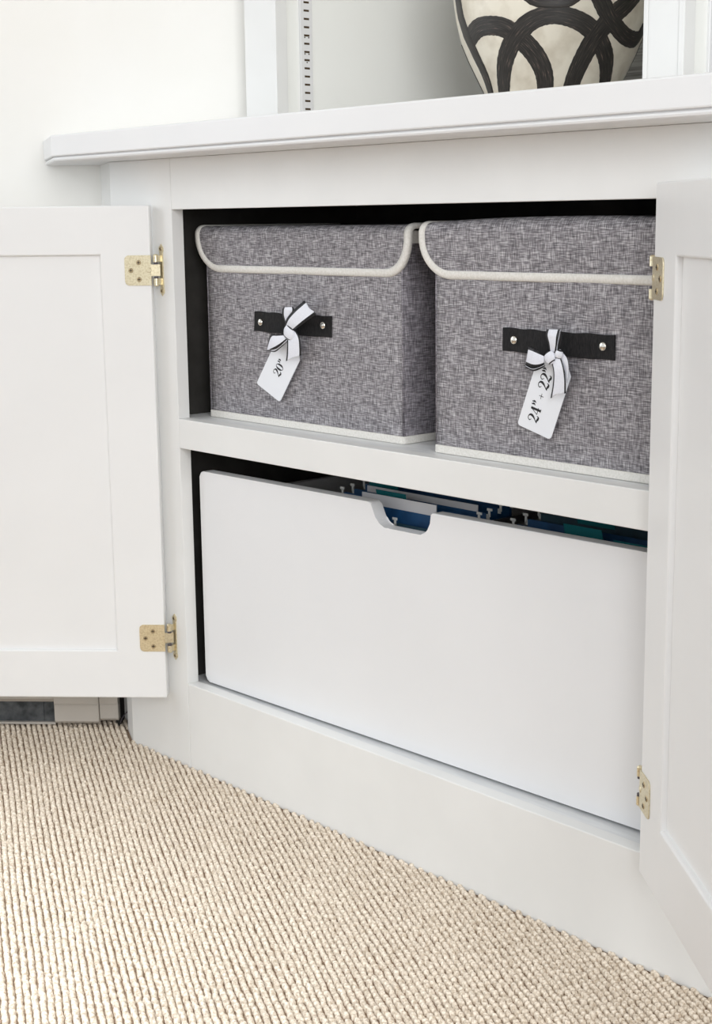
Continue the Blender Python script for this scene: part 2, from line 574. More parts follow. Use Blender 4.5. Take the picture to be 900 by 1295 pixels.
def hinge(T, n, d, z0, z1, sgn, kx, ky, wx):
    """T(s, r, z): door frame (r<0 stands proud of the inner face). kx,ky: barrel axis; wx: x of the frame wing"""
    zc = (z0 + z1) / 2
    h = z1 - z0
    bm = bmesh.new()
    w0 = 0.036
    pts = rrect(-0.0005, w0, z0, z1, 0.006, 5, (1, 0, 0, 1))
    prism(bm, pts, -0.0014, -0.0001, lambda p, q, r: T(p, r, q), bev=0.0003)
    # tongue that wraps to the barrel between the two knuckle halves
    tip = Vector((kx + (wx - kx) * 0.9, ky * 0.25 - 0.001, 0))
    e = T(0, -0.0008, 0)
    tv = Vector((tip.x - e.x, tip.y - e.y, 0))
    nn = Vector((tv.y, -tv.x, 0)).normalized() * 0.0007
    A = [Vector((e.x, e.y, 0)) + nn, Vector((e.x, e.y, 0)) - nn, Vector((tip.x, tip.y, 0)) - nn, Vector((tip.x, tip.y, 0)) + nn]
    prism(bm, [(p.x, p.y) for p in A], zc - h * 0.19, zc + h * 0.19, XYZ)
    # dimple
    cyl(bm, T(0.0025, -0.0012, zc), n, 0.0036, 0.0007, 16, 0.003)
    o = finish('hinge', bm, M['brass'], cab, loc=T(0.0, -0.001, zc))
    tag(o, 'brass cabinet hinge')
    # barrel halves
    for s in (-1, 1):
        bm = bmesh.new()
        za = zc + s * h * 0.27
        zb = zc + s * h * 0.50
        cyl(bm, (kx, ky, min(za, zb)), (0, 0, 1), 0.0037, abs(zb - za), 16)
        cyl(bm, (kx, ky, zb if s > 0 else zb - 0.0012), (0, 0, 1), 0.0037 if s > 0 else 0.0026, 0.0012, 16, 0.0026 if s > 0 else 0.0037)
        finish('barrel', bm, M['brass'], o, smooth=False)
        bm = bmesh.new()
        za2 = zc + s * h * 0.20
        cyl(bm, (kx, ky, min(za, za2)), (0, 0, 1), 0.0031, abs(za2 - za) - 0.0002, 14)
        finish('bushing', bm, M['bushing'], o)
    # frame wing on the stile
    bm = bmesh.new()
    wv = 0.0045
    out = [(-wv * .7, -h * .5), (wv * .7, -h * .5)]
    half = [(wv * .75, -h * .50), (wv * .75, -h * .60), (wv * .95, -h * .63), (wv * 1.05, -h * .70), (wv * .85, -h * .77), (wv * .35, -h * .80), (0, -h * .86)]
    prof = half + [(-p, q) for p, q in half[::-1][1:]]
    top = [(p, -q) for p, q in prof[::-1]]
    poly = [(p, q) for p, q in prof[::-1]] + [(p, q) for p, q in top[::-1]]
    prism(bm, [(wx + p, zc + q) for p, q in poly], -0.0018, -0.0001, lambda p, q, r: Vector((p, r, q)))
    # curved lug between wing and barrel
    for s in (-1, 1):
        za = zc + s * h * 0.28
        zb = zc + s * h * 0.49
        lo, hi = min(za, zb), max(za, zb)
        ax, ay = wx, -0.001
        bx_, by_ = kx, ky
        tv = Vector((bx_ - ax, by_ - ay, 0))
        if tv.length < 1e-5:
            continue
        nn = Vector((tv.y, -tv.x, 0)).normalized() * 0.0008
        A = [Vector((ax, ay, 0)) + nn, Vector((ax, ay, 0)) - nn, Vector((bx_, by_, 0)) - nn, Vector((bx_, by_, 0)) + nn]
        prism(bm, [(p.x, p.y) for p in A], lo, hi, XYZ)
    finish('frame_wing', bm, M['brass'], o)
    for (s, z) in ((0.0165, zc + h * .26), (0.0165, zc - h * .30), (0.0275, zc)):
        bm = bmesh.new()
        screw(bm, T(s, -0.0014, z), n)
        finish('screw', bm, [M['brass_dark'], M['screw_slot']], o)
    for q in (-0.70, 0.70):
        bm = bmesh.new()
        screw(bm, Vector((wx, -0.0018, zc + q * h)), (0, -1, 0), 0.0027)
        finish('screw', bm, [M['brass_dark'], M['screw_slot']], o)


for z0, z1 in ((0.6855, 0.7262), (0.1665, 0.2060)):
    hinge(TL, nL, dL, z0, z1, 1, 0.1225, -0.0105, 0.1222)
for z0, z1 in ((0.6935, 0.7330), (0.1870, 0.2265)):
    hinge(TR, nR, dR, z0, z1, -1, 0.9690, -0.0245, 0.9790)

# ------------------------------------------------------------------ counter top
xa = (atY(65, 203, -OV)).x
A_ = Vector((xa, -OV, 0))
# where the clipped end meets the wall plane
tt = (WN.dot(CE) - WN.dot(A_)) / WN.dot(CD)
W_ = A_ + CD * (tt - 0.001)


def offs_outline(o):
    """plan outline of the counter, front edge pulled in by o"""
    a = A_ + Vector((0.2 * o * 2, o, 0))
    w_ = W_ + Vector((o * .38, o * .92, 0)) * 1.0
    k = WN.dot(w_ - CE)
    w_ = w_ + WD * 0.0
    w_ = w_ - CD * 0 
    # slide along CD so that it stays just on the wall
    w_ = w_ + CD * ((0.0008 - WN.dot(w_ - CE)) / WN.dot(CD))
    e = CE + WD * (s_end - 0.0) + WN * 0.0008
    return [(a.x, a.y), (XEND, -OV + o), (XEND, 0.695), (0.10, 0.695), (e.x, e.y + 0.0), (w_.x, w_.y)]


def counter_profile():
    # (inset, z) from the underside up: small cove and bead below a square fascia
    return [(0.012, ZC0 + 0.0002), (0.0055, ZC0 + 0.0006), (0.0030, ZC0 + 0.0020), (0.0022, ZC0 + 0.0040), (0.0030, ZC0 + 0.0060), (0.0048, ZC1 - 0.0005), (0.0050, ZC1 + 0.0004), (0.0006, ZC1 + 0.0012), (0.0, ZC1 + 0.0026), (0.0, ZC2 - 0.0025), (0.0008, ZC2 - 0.0007), (0.003, ZC2)]


bm = bmesh.new()
rings = []
for ins, z in counter_profile():
    rings.append([bm.verts.new((x, y, z)) for x, y in offs_outline(ins)])
for a, b in zip(rings, rings[1:]):
    n_ = len(a)
    for i in range(n_):
        bm.faces.new([a[i], a[(i + 1) % n_], b[(i + 1) % n_], b[i]])
bm.faces.new(rings[0][::-1])
bm.faces.new(rings[-1])
o = finish('countertop', bm, M['top_paint'], loc=(0.5, 0.1, ZC0))
tag(o, 'white painted countertop with moulded front edge on the base cabinet', 'countertop')

# ------------------------------------------------------------------ bookcase on the counter
bc = root('bookcase', 'white built-in bookcase with slotted shelf strips on the countertop', 'bookcase', (0.5, YB, ZC2))
CP = M['case_paint']
bx0 = atY(311.5, 140, YB).x
bx1 = atY(351.5, 140, YB).x
dx0 = atY(812.5, 90, YB).x
dx1 = atY(864, 90, YB).x
ZT = 2.2
simple('stile', (bx0, bx1, YB, YB + 0.019, ZC2 + .0002, ZT), PT, bc, 0.0008)
simple('stile', (dx0, dx1, YB, YB + 0.019, ZC2 + .0002, ZT), PT, bc, 0.0008)
simple('stile', (1.75, 1.81, YB, YB + 0.019, ZC2 + .0002, ZT), CP, bc, 0.0008)
simple('stile_bead', (bx1 - 0.0075, bx1 + 0.0006, YB - 0.0016, YB - 0.0001, ZC2 + .0004, ZT), PT, bc, 0.0007)
for q0, q1 in ((dx0 + 0.0004, dx0 + 0.006), (dx1 - 0.007, dx1 + 0.0004)):
    simple('stile_bead', (q0, q1, YB - 0.0016, YB - 0.0001, ZC2 + .0004, ZT), PT, bc, 0.0007)
simple('header', (bx0, 1.81, YB + 0.0002, YB + 0.0188, ZT + 0.0003, 2.40), CP, bc, 0.0008)
BY = 0.655
p1 = bx1 - 0.010
d2 = dx1 - 0.010
simple('side_panel', (p1 - 0.018, p1, YB + 0.0192, BY, ZC2 + .0002, ZT), CP, bc, 0)
simple('divider', (d2 - 0.022, d2, YB + 0.0192, BY, ZC2 + .0002, ZT), CP, bc, 0)
simple('side_panel', (1.755, 1.775, YB + 0.0192, BY, ZC2 + .0002, ZT), CP, bc, 0)
o = simple('back_panel', (p1 - 0.018, 1.775, BY + .0002, BY + 0.01, ZC2 + .0002, ZT), M['grass'], bc, 0)
tag(o, 'back panel covered in grey ribbed grasscloth')
simple('top_panel', (p1 - 0.018, 1.775, YB + 0.0192, BY, ZT + 0.0002, ZT + 0.018), CP, bc, 0)


def standard(xp, u0, u1, v, label=None):
    ya, yb = atX(u0, v, xp).y, atX(u1, v, xp).y
    bm = bmesh.new()
    pts = [(ya, 0.0001), (ya, 0.0032), (ya + 0.0006, 0.0038), (yb - 0.0006, 0.0038), (yb, 0.0032), (yb, 0.0001)]
    prism(bm, pts, ZC2 + 0.0006, 1.9, lambda p, q, r: Vector((xp + q, p, r)))
    o = finish('shelf_standard', bm, M['top_paint'], bc)
    bm = bmesh.new()
    yc = (ya + yb) / 2
    hw = (yb - ya) * 0.22
    dz = 0.0112
    for k in range(88):
        z = ZC2 + 0.0125 + k * dz
        box(bm, xp + 0.0036, xp + 0.00405, yc - hw, yc + hw, z - 0.00135, z + 0.00135)
    for z in (1.024, 1.0015):
        for s in (-1, 1):
            cyl(bm, (xp + 0.0036, yc + s * hw * .75, z), (1, 0, 0), 0.0011, 0.0005, 8)
    cyl(bm, (xp + 0.0036, yc, 0.990), (1, 0, 0), 0.0011, 0.0005, 8)
    q = finish('slots', bm, M['slot'], o)
    tag(q, 'row of dark punched slots', kind='stuff')


standard(p1, 378.5, 393.5, 80)
standard(d2, 893, 911, 60)


# ------------------------------------------------------------------ vase
VY = 0.43
VC = Vector((atY(697, 60, VY).x, VY, 0))
VK = ((VC.x - CAM.x) * FW.x + (VC.y - CAM.y) * FW.y) / ((0.5562 - CAM.x) * FW.x + (0.30 - CAM.y) * FW.y)
VP = [(ZC2 + .0003, 0.0), (ZC2 + .0003, 0.062), (ZC2 + 0.003, 0.0665), (0.905, 0.0735), (0.921, 0.0815), (0.941, 0.0915), (0.965, 0.1035), (0.989, 0.1135), (1.012, 0.1190), (1.037, 0.1225), (1.065, 0.1235), (1.095, 0.1200), (1.13, 0.108), (1.165, 0.088), (1.195, 0.066), (1.215, 0.054), (1.235, 0.050), (1.25, 0.056), (1.256, 0.058), (1.256, 0.053), (1.235, 0.045), (1.20, 0.050), (1.15, 0.085)]
VP = [(ZC2 + .0003 if i < 2 else 0.77 + (z - 0.77) * VK, r_ * VK) for i, (z, r_) in enumerate(VP)]


def vrad(z):
    pr = VP[1:17]
    for (za, ra), (zb, rb) in zip(pr, pr[1:]):
        if za <= z <= zb:
            return ra + (rb - ra) * (z - za) / (zb - za)
    return pr[0][1] if z < pr[0][0] else pr[-1][1]


M['vase'] = noisy('cream_crackle_glaze', (0.60, 0.53, 0.42), (0.80, 0.74, 0.62), (1, 1, 1), 38, 0.3, 0.06, 0.0006, lo=0.25, hi=0.6, detail=8)
ms = newmat('brushed_black_slip', (0.03, 0.025, 0.022), 0.45)
b = ms.node_tree.nodes['Principled BSDF']
uvn = N(ms, 'ShaderNodeUVMap')
mp = N(ms, 'ShaderNodeMapping')
mp.inputs['Scale'].default_value = (2.2, 20, 1)
L(ms, uvn.outputs[0], mp.inputs[0])
nz = N(ms, 'ShaderNodeTexNoise')
nz.inputs['Scale'].default_value = 1.0
nz.inputs['Detail'].default_value = 5
L(ms, mp.outputs[0], nz.inputs['Vector'])
cr = N(ms, 'ShaderNodeValToRGB')
e = cr.color_ramp.elements
e[0].position, e[0].color = 0.40, (0.014, 0.012, 0.010, 1)
e[1].position, e[1].color = 0.74, (0.26, 0.18, 0.14, 1)
k_ = e.new(0.62)
k_.color = (0.040, 0.033, 0.028, 1)
L(ms, nz.outputs[0], cr.inputs[0])
L(ms, cr.outputs[0], b.inputs['Base Color'])
M['slip'] = ms

vase = root('vase', 'cream ceramic vase with overlapping black brushed rings on the countertop', 'vase', (VC.x, VC.y, ZC2))
bm = bmesh.new()
SEG = 64
fine = []
for (za, ra), (zb, rb) in zip(VP, VP[1:]):
    for k in range(3):
        fine.append((za + (zb - za) * k / 3, ra + (rb - ra) * k / 3))
fine.append(VP[-1])
rings = []
for z, r in fine:
    rings.append([bm.verts.new((VC.x + max(r, 1e-4) * math.cos(2 * math.pi * k / SEG), VC.y + max(r, 1e-4) * math.sin(2 * math.pi * k / SEG), z)) for k in range(SEG)])
for a, b_ in zip(rings, rings[1:]):
    for k in range(SEG):
        bm.faces.new([a[k], a[(k + 1) % SEG], b_[(k + 1) % SEG], b_[k]])
finish('body', bm, M['vase'], vase, smooth=True)


def on_vase(u, v):
    d = ray(u, v).normalized()
    t = 1.2
    best = None
    while t < 3.0:
        p = CAM + d * t
        rr = math.hypot(p.x - VC.x, p.y - VC.y)
        g = rr - vrad(p.z)
        if best is None or g < best[0]:
            best = (g, p.copy())
        if g < 0:
            break
        t += 0.0005
    p = best[1]
    return math.atan2(p.y - VC.y, p.x - VC.x), p.z


def catmull(P, n=8):
    P = [np.array(p, float) for p in P]
    Q = [2 * P[0] - P[1]] + P + [2 * P[-1] - P[-2]]
    out = []
    for i in range(1, len(Q) - 2):
        for k in range(n):
            t = k / n
            out.append(0.5 * ((2 * Q[i]) + (-Q[i - 1] + Q[i + 1]) * t + (2 * Q[i - 1] - 5 * Q[i] + 4 * Q[i + 1] - Q[i + 2]) * t * t + (-Q[i - 1] + 3 * Q[i] - 3 * Q[i + 1] + Q[i + 2]) * t ** 3))
    out.append(P[-1])
    return out


def stroke(px, hw, lift, rot=0.0, crop=True):
    """px in the 3.333x crop of the photograph (or theta,z when crop False)"""
    if crop:
        pts = [on_vase(560 + x / 3.333, y / 3.333) for x, y in px]
    else:
        pts = px
    R_ = 0.10
    c = catmull([(t * R_, z) for t, z in pts], 10)
    bm = bmesh.new()
    uvl = bm.loops.layers.uv.new('uv')
    rows = []
    ln = 0
    nA = 8
    for i, p in enumerate(c):
        t = c[min(i + 1, len(c) - 1)] - c[max(i - 1, 0)]
        t = t / (np.linalg.norm(t) + 1e-9)
        nrm = np.array([-t[1], t[0]])
        if i:
            ln += float(np.linalg.norm(p - c[i - 1]))
        jag = 0.00018 * math.sin(i * 1.7) + 0.00012 * math.sin(i * 4.1 + 1)
        row = []
        for k in range(nA + 1):
            f = -1 + 2 * k / nA
            q = p + nrm * (f * (hw + jag * (1 if f > 0 else -1)))
            z = max(q[1], ZC2 + 0.0015)
            th = q[0] / R_ + rot
            rr = vrad(z) + lift * (1 if abs(f) < 1 else 0.2)
            # compensate arc-length distortion between the nominal and real radius
            row.append((bm.verts.new((VC.x + rr * math.cos(th), VC.y + rr * math.sin(th), z)), (ln * 25 + lift * 9000, k / nA + lift * 4000)))
        rows.append(row)
    for a, b2 in zip(rows, rows[1:]):
        for k in range(nA):
            q = [a[k], a[k + 1], b2[k + 1], b2[k]]
            f = bm.faces.new([x[0] for x in q])
            for lp, x in zip(f.loops, q):
                lp[uvl].uv = x[1]
    return finish('painted_stroke', bm, M['slip'], vase, smooth=True)


ST = [
    ([(112, 165), (150, 118), (205, 108), (262, 120), (330, 168), (390, 235), (425, 310), (430, 385), (420, 470)], 0.0098),
    ([(262, 440), (255, 350), (262, 260), (300, 165), (370, 90), (455, 63), (540, 75), (615, 115), (665, 185), (688, 260), (684, 340), (665, 440)], 0.0092),
    ([(520, 450), (545, 350), (585, 255), (640, 160), (710, 75), (770, 20), (815, -30)], 0.0098),
    ([(650, -40), (685, 40), (720, 100), (770, 155), (815, 165), (845, 120)], 0.0085),
    ([(340, -60), (390, -10), (460, 4), (530, -8), (580, -60)], 0.0080),
    ([(60, -60), (68, 40), (92, 130), (140, 240), (185, 340), (215, 440)], 0.0080),
    ([(78, 190), (100, 260), (135, 350), (165, 440)], 0.0020),
]
for i, (px, hw) in enumerate(ST):
    stroke(px, hw * 1.12 * VK, 0.00025 + 0.00016 * i)
# the side away from the picture: more of the same rings
for j, (t0, z0, ra, rb) in enumerate(((1.2, 0.99, 0.5, 0.05), (2.0, 1.05, 0.55, 0.055), (0.55, 1.10, 0.45, 0.05), (1.7, 0.95, 0.4, 0.04))):
    ring = [(t0 + ra * math.cos(a), z0 + rb * math.sin(a)) for a in [2 * math.pi * k / 12 for k in range(13)]]
    stroke(ring, 0.0088, 0.0003 + 0.00016 * j, crop=False)


# ------------------------------------------------------------------ storage boxes
def storage_box(bx0, bx1, y0, y1, z0, zt, fl0, fl1, fz, label, hump=0.0):
    rt = root('storage_box', label, 'box', ((bx0 + bx1) / 2, (y0 + y1) / 2, z0 + 0.0), 'grey linen storage boxes on the cabinet shelf')
    # body: slightly pillowed panels
    bm = bmesh.new()
    nx, nz_ = 24, 16
    zb = zt - 0.008

    def grid(f, nu, nv, mi):
        vs = [[bm.verts.new(f(i / nu, j / nv)) for j in range(nv + 1)] for i in range(nu + 1)]
        for i in range(nu):
            for j in range(nv):
                fc = bm.faces.new([vs[i][j], vs[i + 1][j], vs[i + 1][j + 1], vs[i][j + 1]])
                fc.material_index = mi
                fc.smooth = True
    w_, h_ = bx1 - bx0, zb - z0
    pil = lambda a, b_: 0.0025 * (1 - (2 * a - 1) ** 4) * (1 - (2 * b_ - 1) ** 4)
    grid(lambda a, b_: (bx0 + a * w_, y0 - pil(a, b_), z0 + .0004 + b_ * h_), nx, nz_, 0)
    grid(lambda a, b_: (bx0 + a * w_, y1, z0 + .0004 + b_ * h_), 1, 1, 0)
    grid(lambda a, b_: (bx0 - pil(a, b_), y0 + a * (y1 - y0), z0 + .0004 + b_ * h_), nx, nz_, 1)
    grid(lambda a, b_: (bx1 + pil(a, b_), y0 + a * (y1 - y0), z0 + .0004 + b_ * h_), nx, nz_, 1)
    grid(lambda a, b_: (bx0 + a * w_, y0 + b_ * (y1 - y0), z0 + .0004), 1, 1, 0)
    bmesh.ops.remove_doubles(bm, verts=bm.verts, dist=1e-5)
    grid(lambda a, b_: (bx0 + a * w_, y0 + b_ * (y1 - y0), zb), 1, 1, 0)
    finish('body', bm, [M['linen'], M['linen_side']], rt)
    # corner seams
    for x in (bx0 + 0.0006, bx1 - 0.0006):
        bm = bmesh.new()
        tube(bm, [(x, y0 + 0.0004, z0 + 0.008), (x, y0 + 0.0004, zb)], 0.0012, 8)
        finish('seam', bm, M['linen_side'], rt, smooth=True)
    # bottom binding
    bm = bmesh.new()
    t = 0.0024
    prf = rrect(bx0 - t, bx1 + t, y0 - t, y1 + t, 0.006, 4)
    prism(bm, prf, z0 + 0.0002, z0 + 0.0095, lambda p, q, r_: Vector((p, q, r_)), bev=0.0008)
    finish('bottom_binding', bm, M['binding'], rt)
    # upper rim binding (seen at the side below the lid)
    bm = bmesh.new()
    prf = rrect(bx0 - 0.0075, bx1 + 0.0075, y0 + 0.0005, y1 + 0.0015, 0.003, 3)
    prism(bm, prf, zb - 0.014, zb + 0.0008, lambda p, q, r_: Vector((p, q, r_)))
    finish('rim_binding', bm, M['binding'], rt)
    # lid: sheet over the top that rolls down the front as a flap
    yf = y0 - 0.0065
    R = 0.011
    Ltop = (y1 - (yf + R))
    Larc = R * math.pi / 2
    Lflap = (zt - R) - fz
    Ltot = Ltop + Larc + Lflap

    def S(x, s, off=0.0):
        bulge = hump * math.sin(math.pi * min(max((x - fl0) / (fl1 - fl0), 0), 1)) ** 0.8
        if s < Ltop:
            return Vector((x, y1 - s, zt + bulge * min(1, 0.3 + s / Ltop) + off))
        if s < Ltop + Larc:
            a = (s - Ltop) / R
            c_ = math.cos(a)
            return Vector((x, yf + R - (R + off) * math.sin(a), zt - R + (R + off) * c_ + bulge * c_))
        d_ = s - Ltop - Larc
        wv = 0.0012 * math.sin(x * 38 + 1.0) * (d_ / Lflap) + 0.004 * (d_ / Lflap) ** 2
        return Vector((x, yf - off + wv, zt - R - d_))
    Rc = 0.046
    xm = (fl0 + fl1) / 2
    hwid = (fl1 - fl0) / 2

    def hx(s, inset=0.0):
        """half width at s; rounded lower corners"""
        d_ = Ltot - s
        r_ = Rc
        if d_ < r_:
            k = r_ - d_
            return hwid - r_ + math.sqrt(max(r_ * r_ - k * k, 0))
        return hwid
    bm = bmesh.new()
    ss = [Ltop * k / 6 for k in range(6)] + [Ltop + Larc * k / 6 for k in range(6)] + [Ltop + Larc + (Lflap - Rc) * k / 3 for k in range(3)]
    ss += [Ltot - Rc + Rc * math.sin(math.pi / 2 * k / 9) for k in range(10)]
    nxx = 28
    th = 0.0038
    lay = []
    for off in (0.0, -th):
        g = []
        for s in ss:
            hh = hx(min(s, Ltot - 1e-6))
            g.append([bm.verts.new(S(xm + hh * (-1 + 2 * k / nxx), s, off)) for k in range(nxx + 1)])
        lay.append(g)
    for li, g in enumerate(lay):
        for a in range(len(ss) - 1):
            for k in range(nxx):
                f = bm.faces.new([g[a][k], g[a + 1][k], g[a + 1][k + 1], g[a][k + 1]])
                f.smooth = True
    for a in range(len(ss) - 1):
        for k in (0, nxx):
            bm.faces.new([lay[0][a][k], lay[0][a + 1][k], lay[1][a + 1][k], lay[1][a][k]])
    for k in range(nxx):
        for a in (0, len(ss) - 1):
            bm.faces.new([lay[0][a][k], lay[0][a][k + 1], lay[1][a][k + 1], lay[1][a][k]])
    finish('lid', bm, M['linen'], rt)
    # binding tape folded round the lid's border
    bw = 0.0085
    path = [(-1, s) for s in ss[:15]] + [(-1, Ltot - Rc + Rc * math.sin(math.pi / 2 * k / 12)) for k in range(1, 13)]
    loop = []
    for sg, s in path:
        loop.append((xm - hx(min(s, Ltot - 1e-7)), s))
    right = [(2 * xm - x, s) for x, s in loop[::-1]]
    mid = []
    xl, xr = loop[-1][0], right[0][0]
    for k in range(1, 24):
        mid.append((xl + (xr - xl) * k / 24, Ltot))
    loop = loop + mid + right
    P2 = [np.array(q) for q in loop]
    bm = bmesh.new()
    rows = []
    for i, p in enumerate(P2):
        t_ = P2[min(i + 1, len(P2) - 1)] - P2[max(i - 1, 0)]
        t_ = t_ / (np.linalg.norm(t_) + 1e-9)
        nr = np.array([t_[1], -t_[0]])
        if nr @ (np.array([xm, Ltot * 0.5]) - p) < 0:
            nr = -nr
        inn = p + nr * bw
        outp = p - nr * 0.0012
        mid_ = p + nr * bw * .45
        rows.append([bm.verts.new(S(q[0], min(max(q[1], 0), Ltot + 0.0012), o_)) for q, o_ in ((inn, 0.0003), (inn, 0.0011), (mid_, 0.0020), (p, 0.0015), (outp, 0.0), (outp, -th), (p, -th - 0.0012), (inn, -th - 0.0010))])
    for a, b_ in zip(rows, rows[1:]):
        for k in range(8):
            f = bm.faces.new([a[k], a[(k + 1) % 8], b_[(k + 1) % 8], b_[k]])
            f.smooth = True
    bm.faces.new(rows[0])
    bm.faces.new(rows[-1][::-1])
    finish('lid_binding', bm, M['binding'], rt)
    return rt


BZ = ZM1 - 0.0004
box1 = storage_box(0.157, 0.547, 0.050, 0.300, BZ, 0.7640, 0.1425, 0.5660, 0.7035, 'grey linen lidded storage box tagged 20, beside the left stile')
box2 = storage_box(0.619, 1.006, 0.034, 0.300, BZ, 0.7655, 0.5995, 1.0250, 0.7040, 'grey linen lidded storage box tagged 24 + 22, behind the right door', hump=0.006)


# handle strap: webbing with two rivets
def strap(rt, corners, y, rivets):
    P = [atY(u, v, y) for u, v in corners]          # tl, bl, tr, br
    bm = bmesh.new()
    n_ = 20
    rows = []
    for i in range(n_ + 1):
        t = i / n_
        top = P[0].lerp(P[2], t)
        bot = P[1].lerp(P[3], t)
        yy = y - 0.0012 - 0.0055 * math.sin(math.pi * min(max((t - 0.14) / 0.72, 0), 1)) ** 1.0
        z1, z0 = top.z + 0.0005 * math.sin(i * 1.3), bot.z + 0.0004 * math.sin(i * 1.1)
        rows.append([bm.verts.new((x_, yq, zq)) for x_, yq, zq in ((top.x, yy, z1), (bot.x, yy, z0), (bot.x, yy + 0.0016, z0), (top.x, yy + 0.0016, z1))])
    for a, b_ in zip(rows, rows[1:]):
        for k in range(4):
            bm.faces.new([a[k], a[(k + 1) % 4], b_[(k + 1) % 4], b_[k]])
    bm.faces.new(rows[0])
    bm.faces.new(rows[-1][::-1])
    o = finish('handle_strap', bm, M['webbing'], rt)
    tag(o, 'black webbing handle')
    for u, v in rivets:
        c = atY(u, v, y - 0.0012)
        bm = bmesh.new()
        prev = None
        for rr, hh in ((0.0048, 0), (0.0048, 0.0006), (0.0040, 0.0016), (0.0024, 0.0023), (0.0002, 0.0026)):
            rg = [bm.verts.new((c.x + rr * math.cos(2 * math.pi * k / 18), c.y - 0.0005 - hh, c.z + rr * math.sin(2 * math.pi * k / 18))) for k in range(18)]
            if prev:
                for k in range(18):
                    bm.faces.new([prev[k], prev[(k + 1) % 18], rg[(k + 1) % 18], rg[k]])
            prev = rg
        finish('rivet', bm, M['silver'], o, smooth=True)


strap(box1, ((322.5, 393.5), (322, 418.5), (419.5, 400), (419.5, 427)), 0.0470, ((329.5, 407.5), (408.5, 411.5)))
strap(box2, ((636.5, 414), (636, 443.5), (778, 424), (777.5, 456)), 0.0310, ((650, 430), (762.5, 438)))


# ------------------------------------------------------------------ tags with lettering
def glyph(ch):
    """strokes in a box one unit high: list of (points, widths)"""
    if ch == '2':
        return [([(0.09, 0.72), (0.10, 0.86), (0.22, 0.97), (0.36, 0.97), (0.49, 0.86), (0.50, 0.70), (0.42, 0.52), (0.26, 0.32), (0.09, 0.14), (0.05, 0.06)], [.05, .05, .045, .05, .10, .14, .11, .06, .04, .04]),
                ([(0.05, 0.07), (0.18, 0.12), (0.32, 0.06), (0.44, 0.03), (0.54, 0.10), (0.56, 0.22)], [.04, .09, .14, .12, .06, .03]),
                ([(0.115, 0.70), (0.155, 0.73)], [.13, .13])], 0.64
    if ch == '0':
        return [([(0.29, 0.98), (0.17, 0.90), (0.09, 0.70), (0.08, 0.50), (0.09, 0.30), (0.17, 0.10), (0.29, 0.02), (0.41, 0.10), (0.49, 0.30), (0.50, 0.50), (0.49, 0.70), (0.41, 0.90), (0.29, 0.98)],
                 [.035, .05, .12, .14, .12, .05, .035, .05, .12, .14, .12, .05, .035])], 0.62
    if ch == '4':
        return [([(0.40, 0.98), (0.40, 0.50), (0.40, 0.02)], [.13, .13, .13]),
                ([(0.40, 0.97), (0.22, 0.62), (0.04, 0.28)], [.04, .035, .035]),
                ([(0.03, 0.28), (0.30, 0.28), (0.56, 0.28)], [.04, .04, .04]),
                ([(0.26, 0.02), (0.54, 0.02)], [.035, .035])], 0.64
    if ch == '+':
        return [([(0.08, 0.38), (0.50, 0.38)], [.035, .035]), ([(0.29, 0.17), (0.29, 0.59)], [.035, .035])], 0.66
    if ch == '"':
        out = []
        for dx in (0, 0.20):
            out.append(([(0.03 + dx, 0.93), (0.12 + dx, 0.93)], [.15, .15]))
            out.append(([(0.12 + dx, 0.93), (0.11 + dx, 0.78), (0.02 + dx, 0.67)], [.09, .08, .03]))
        return out, 0.42
    return [], 0.16


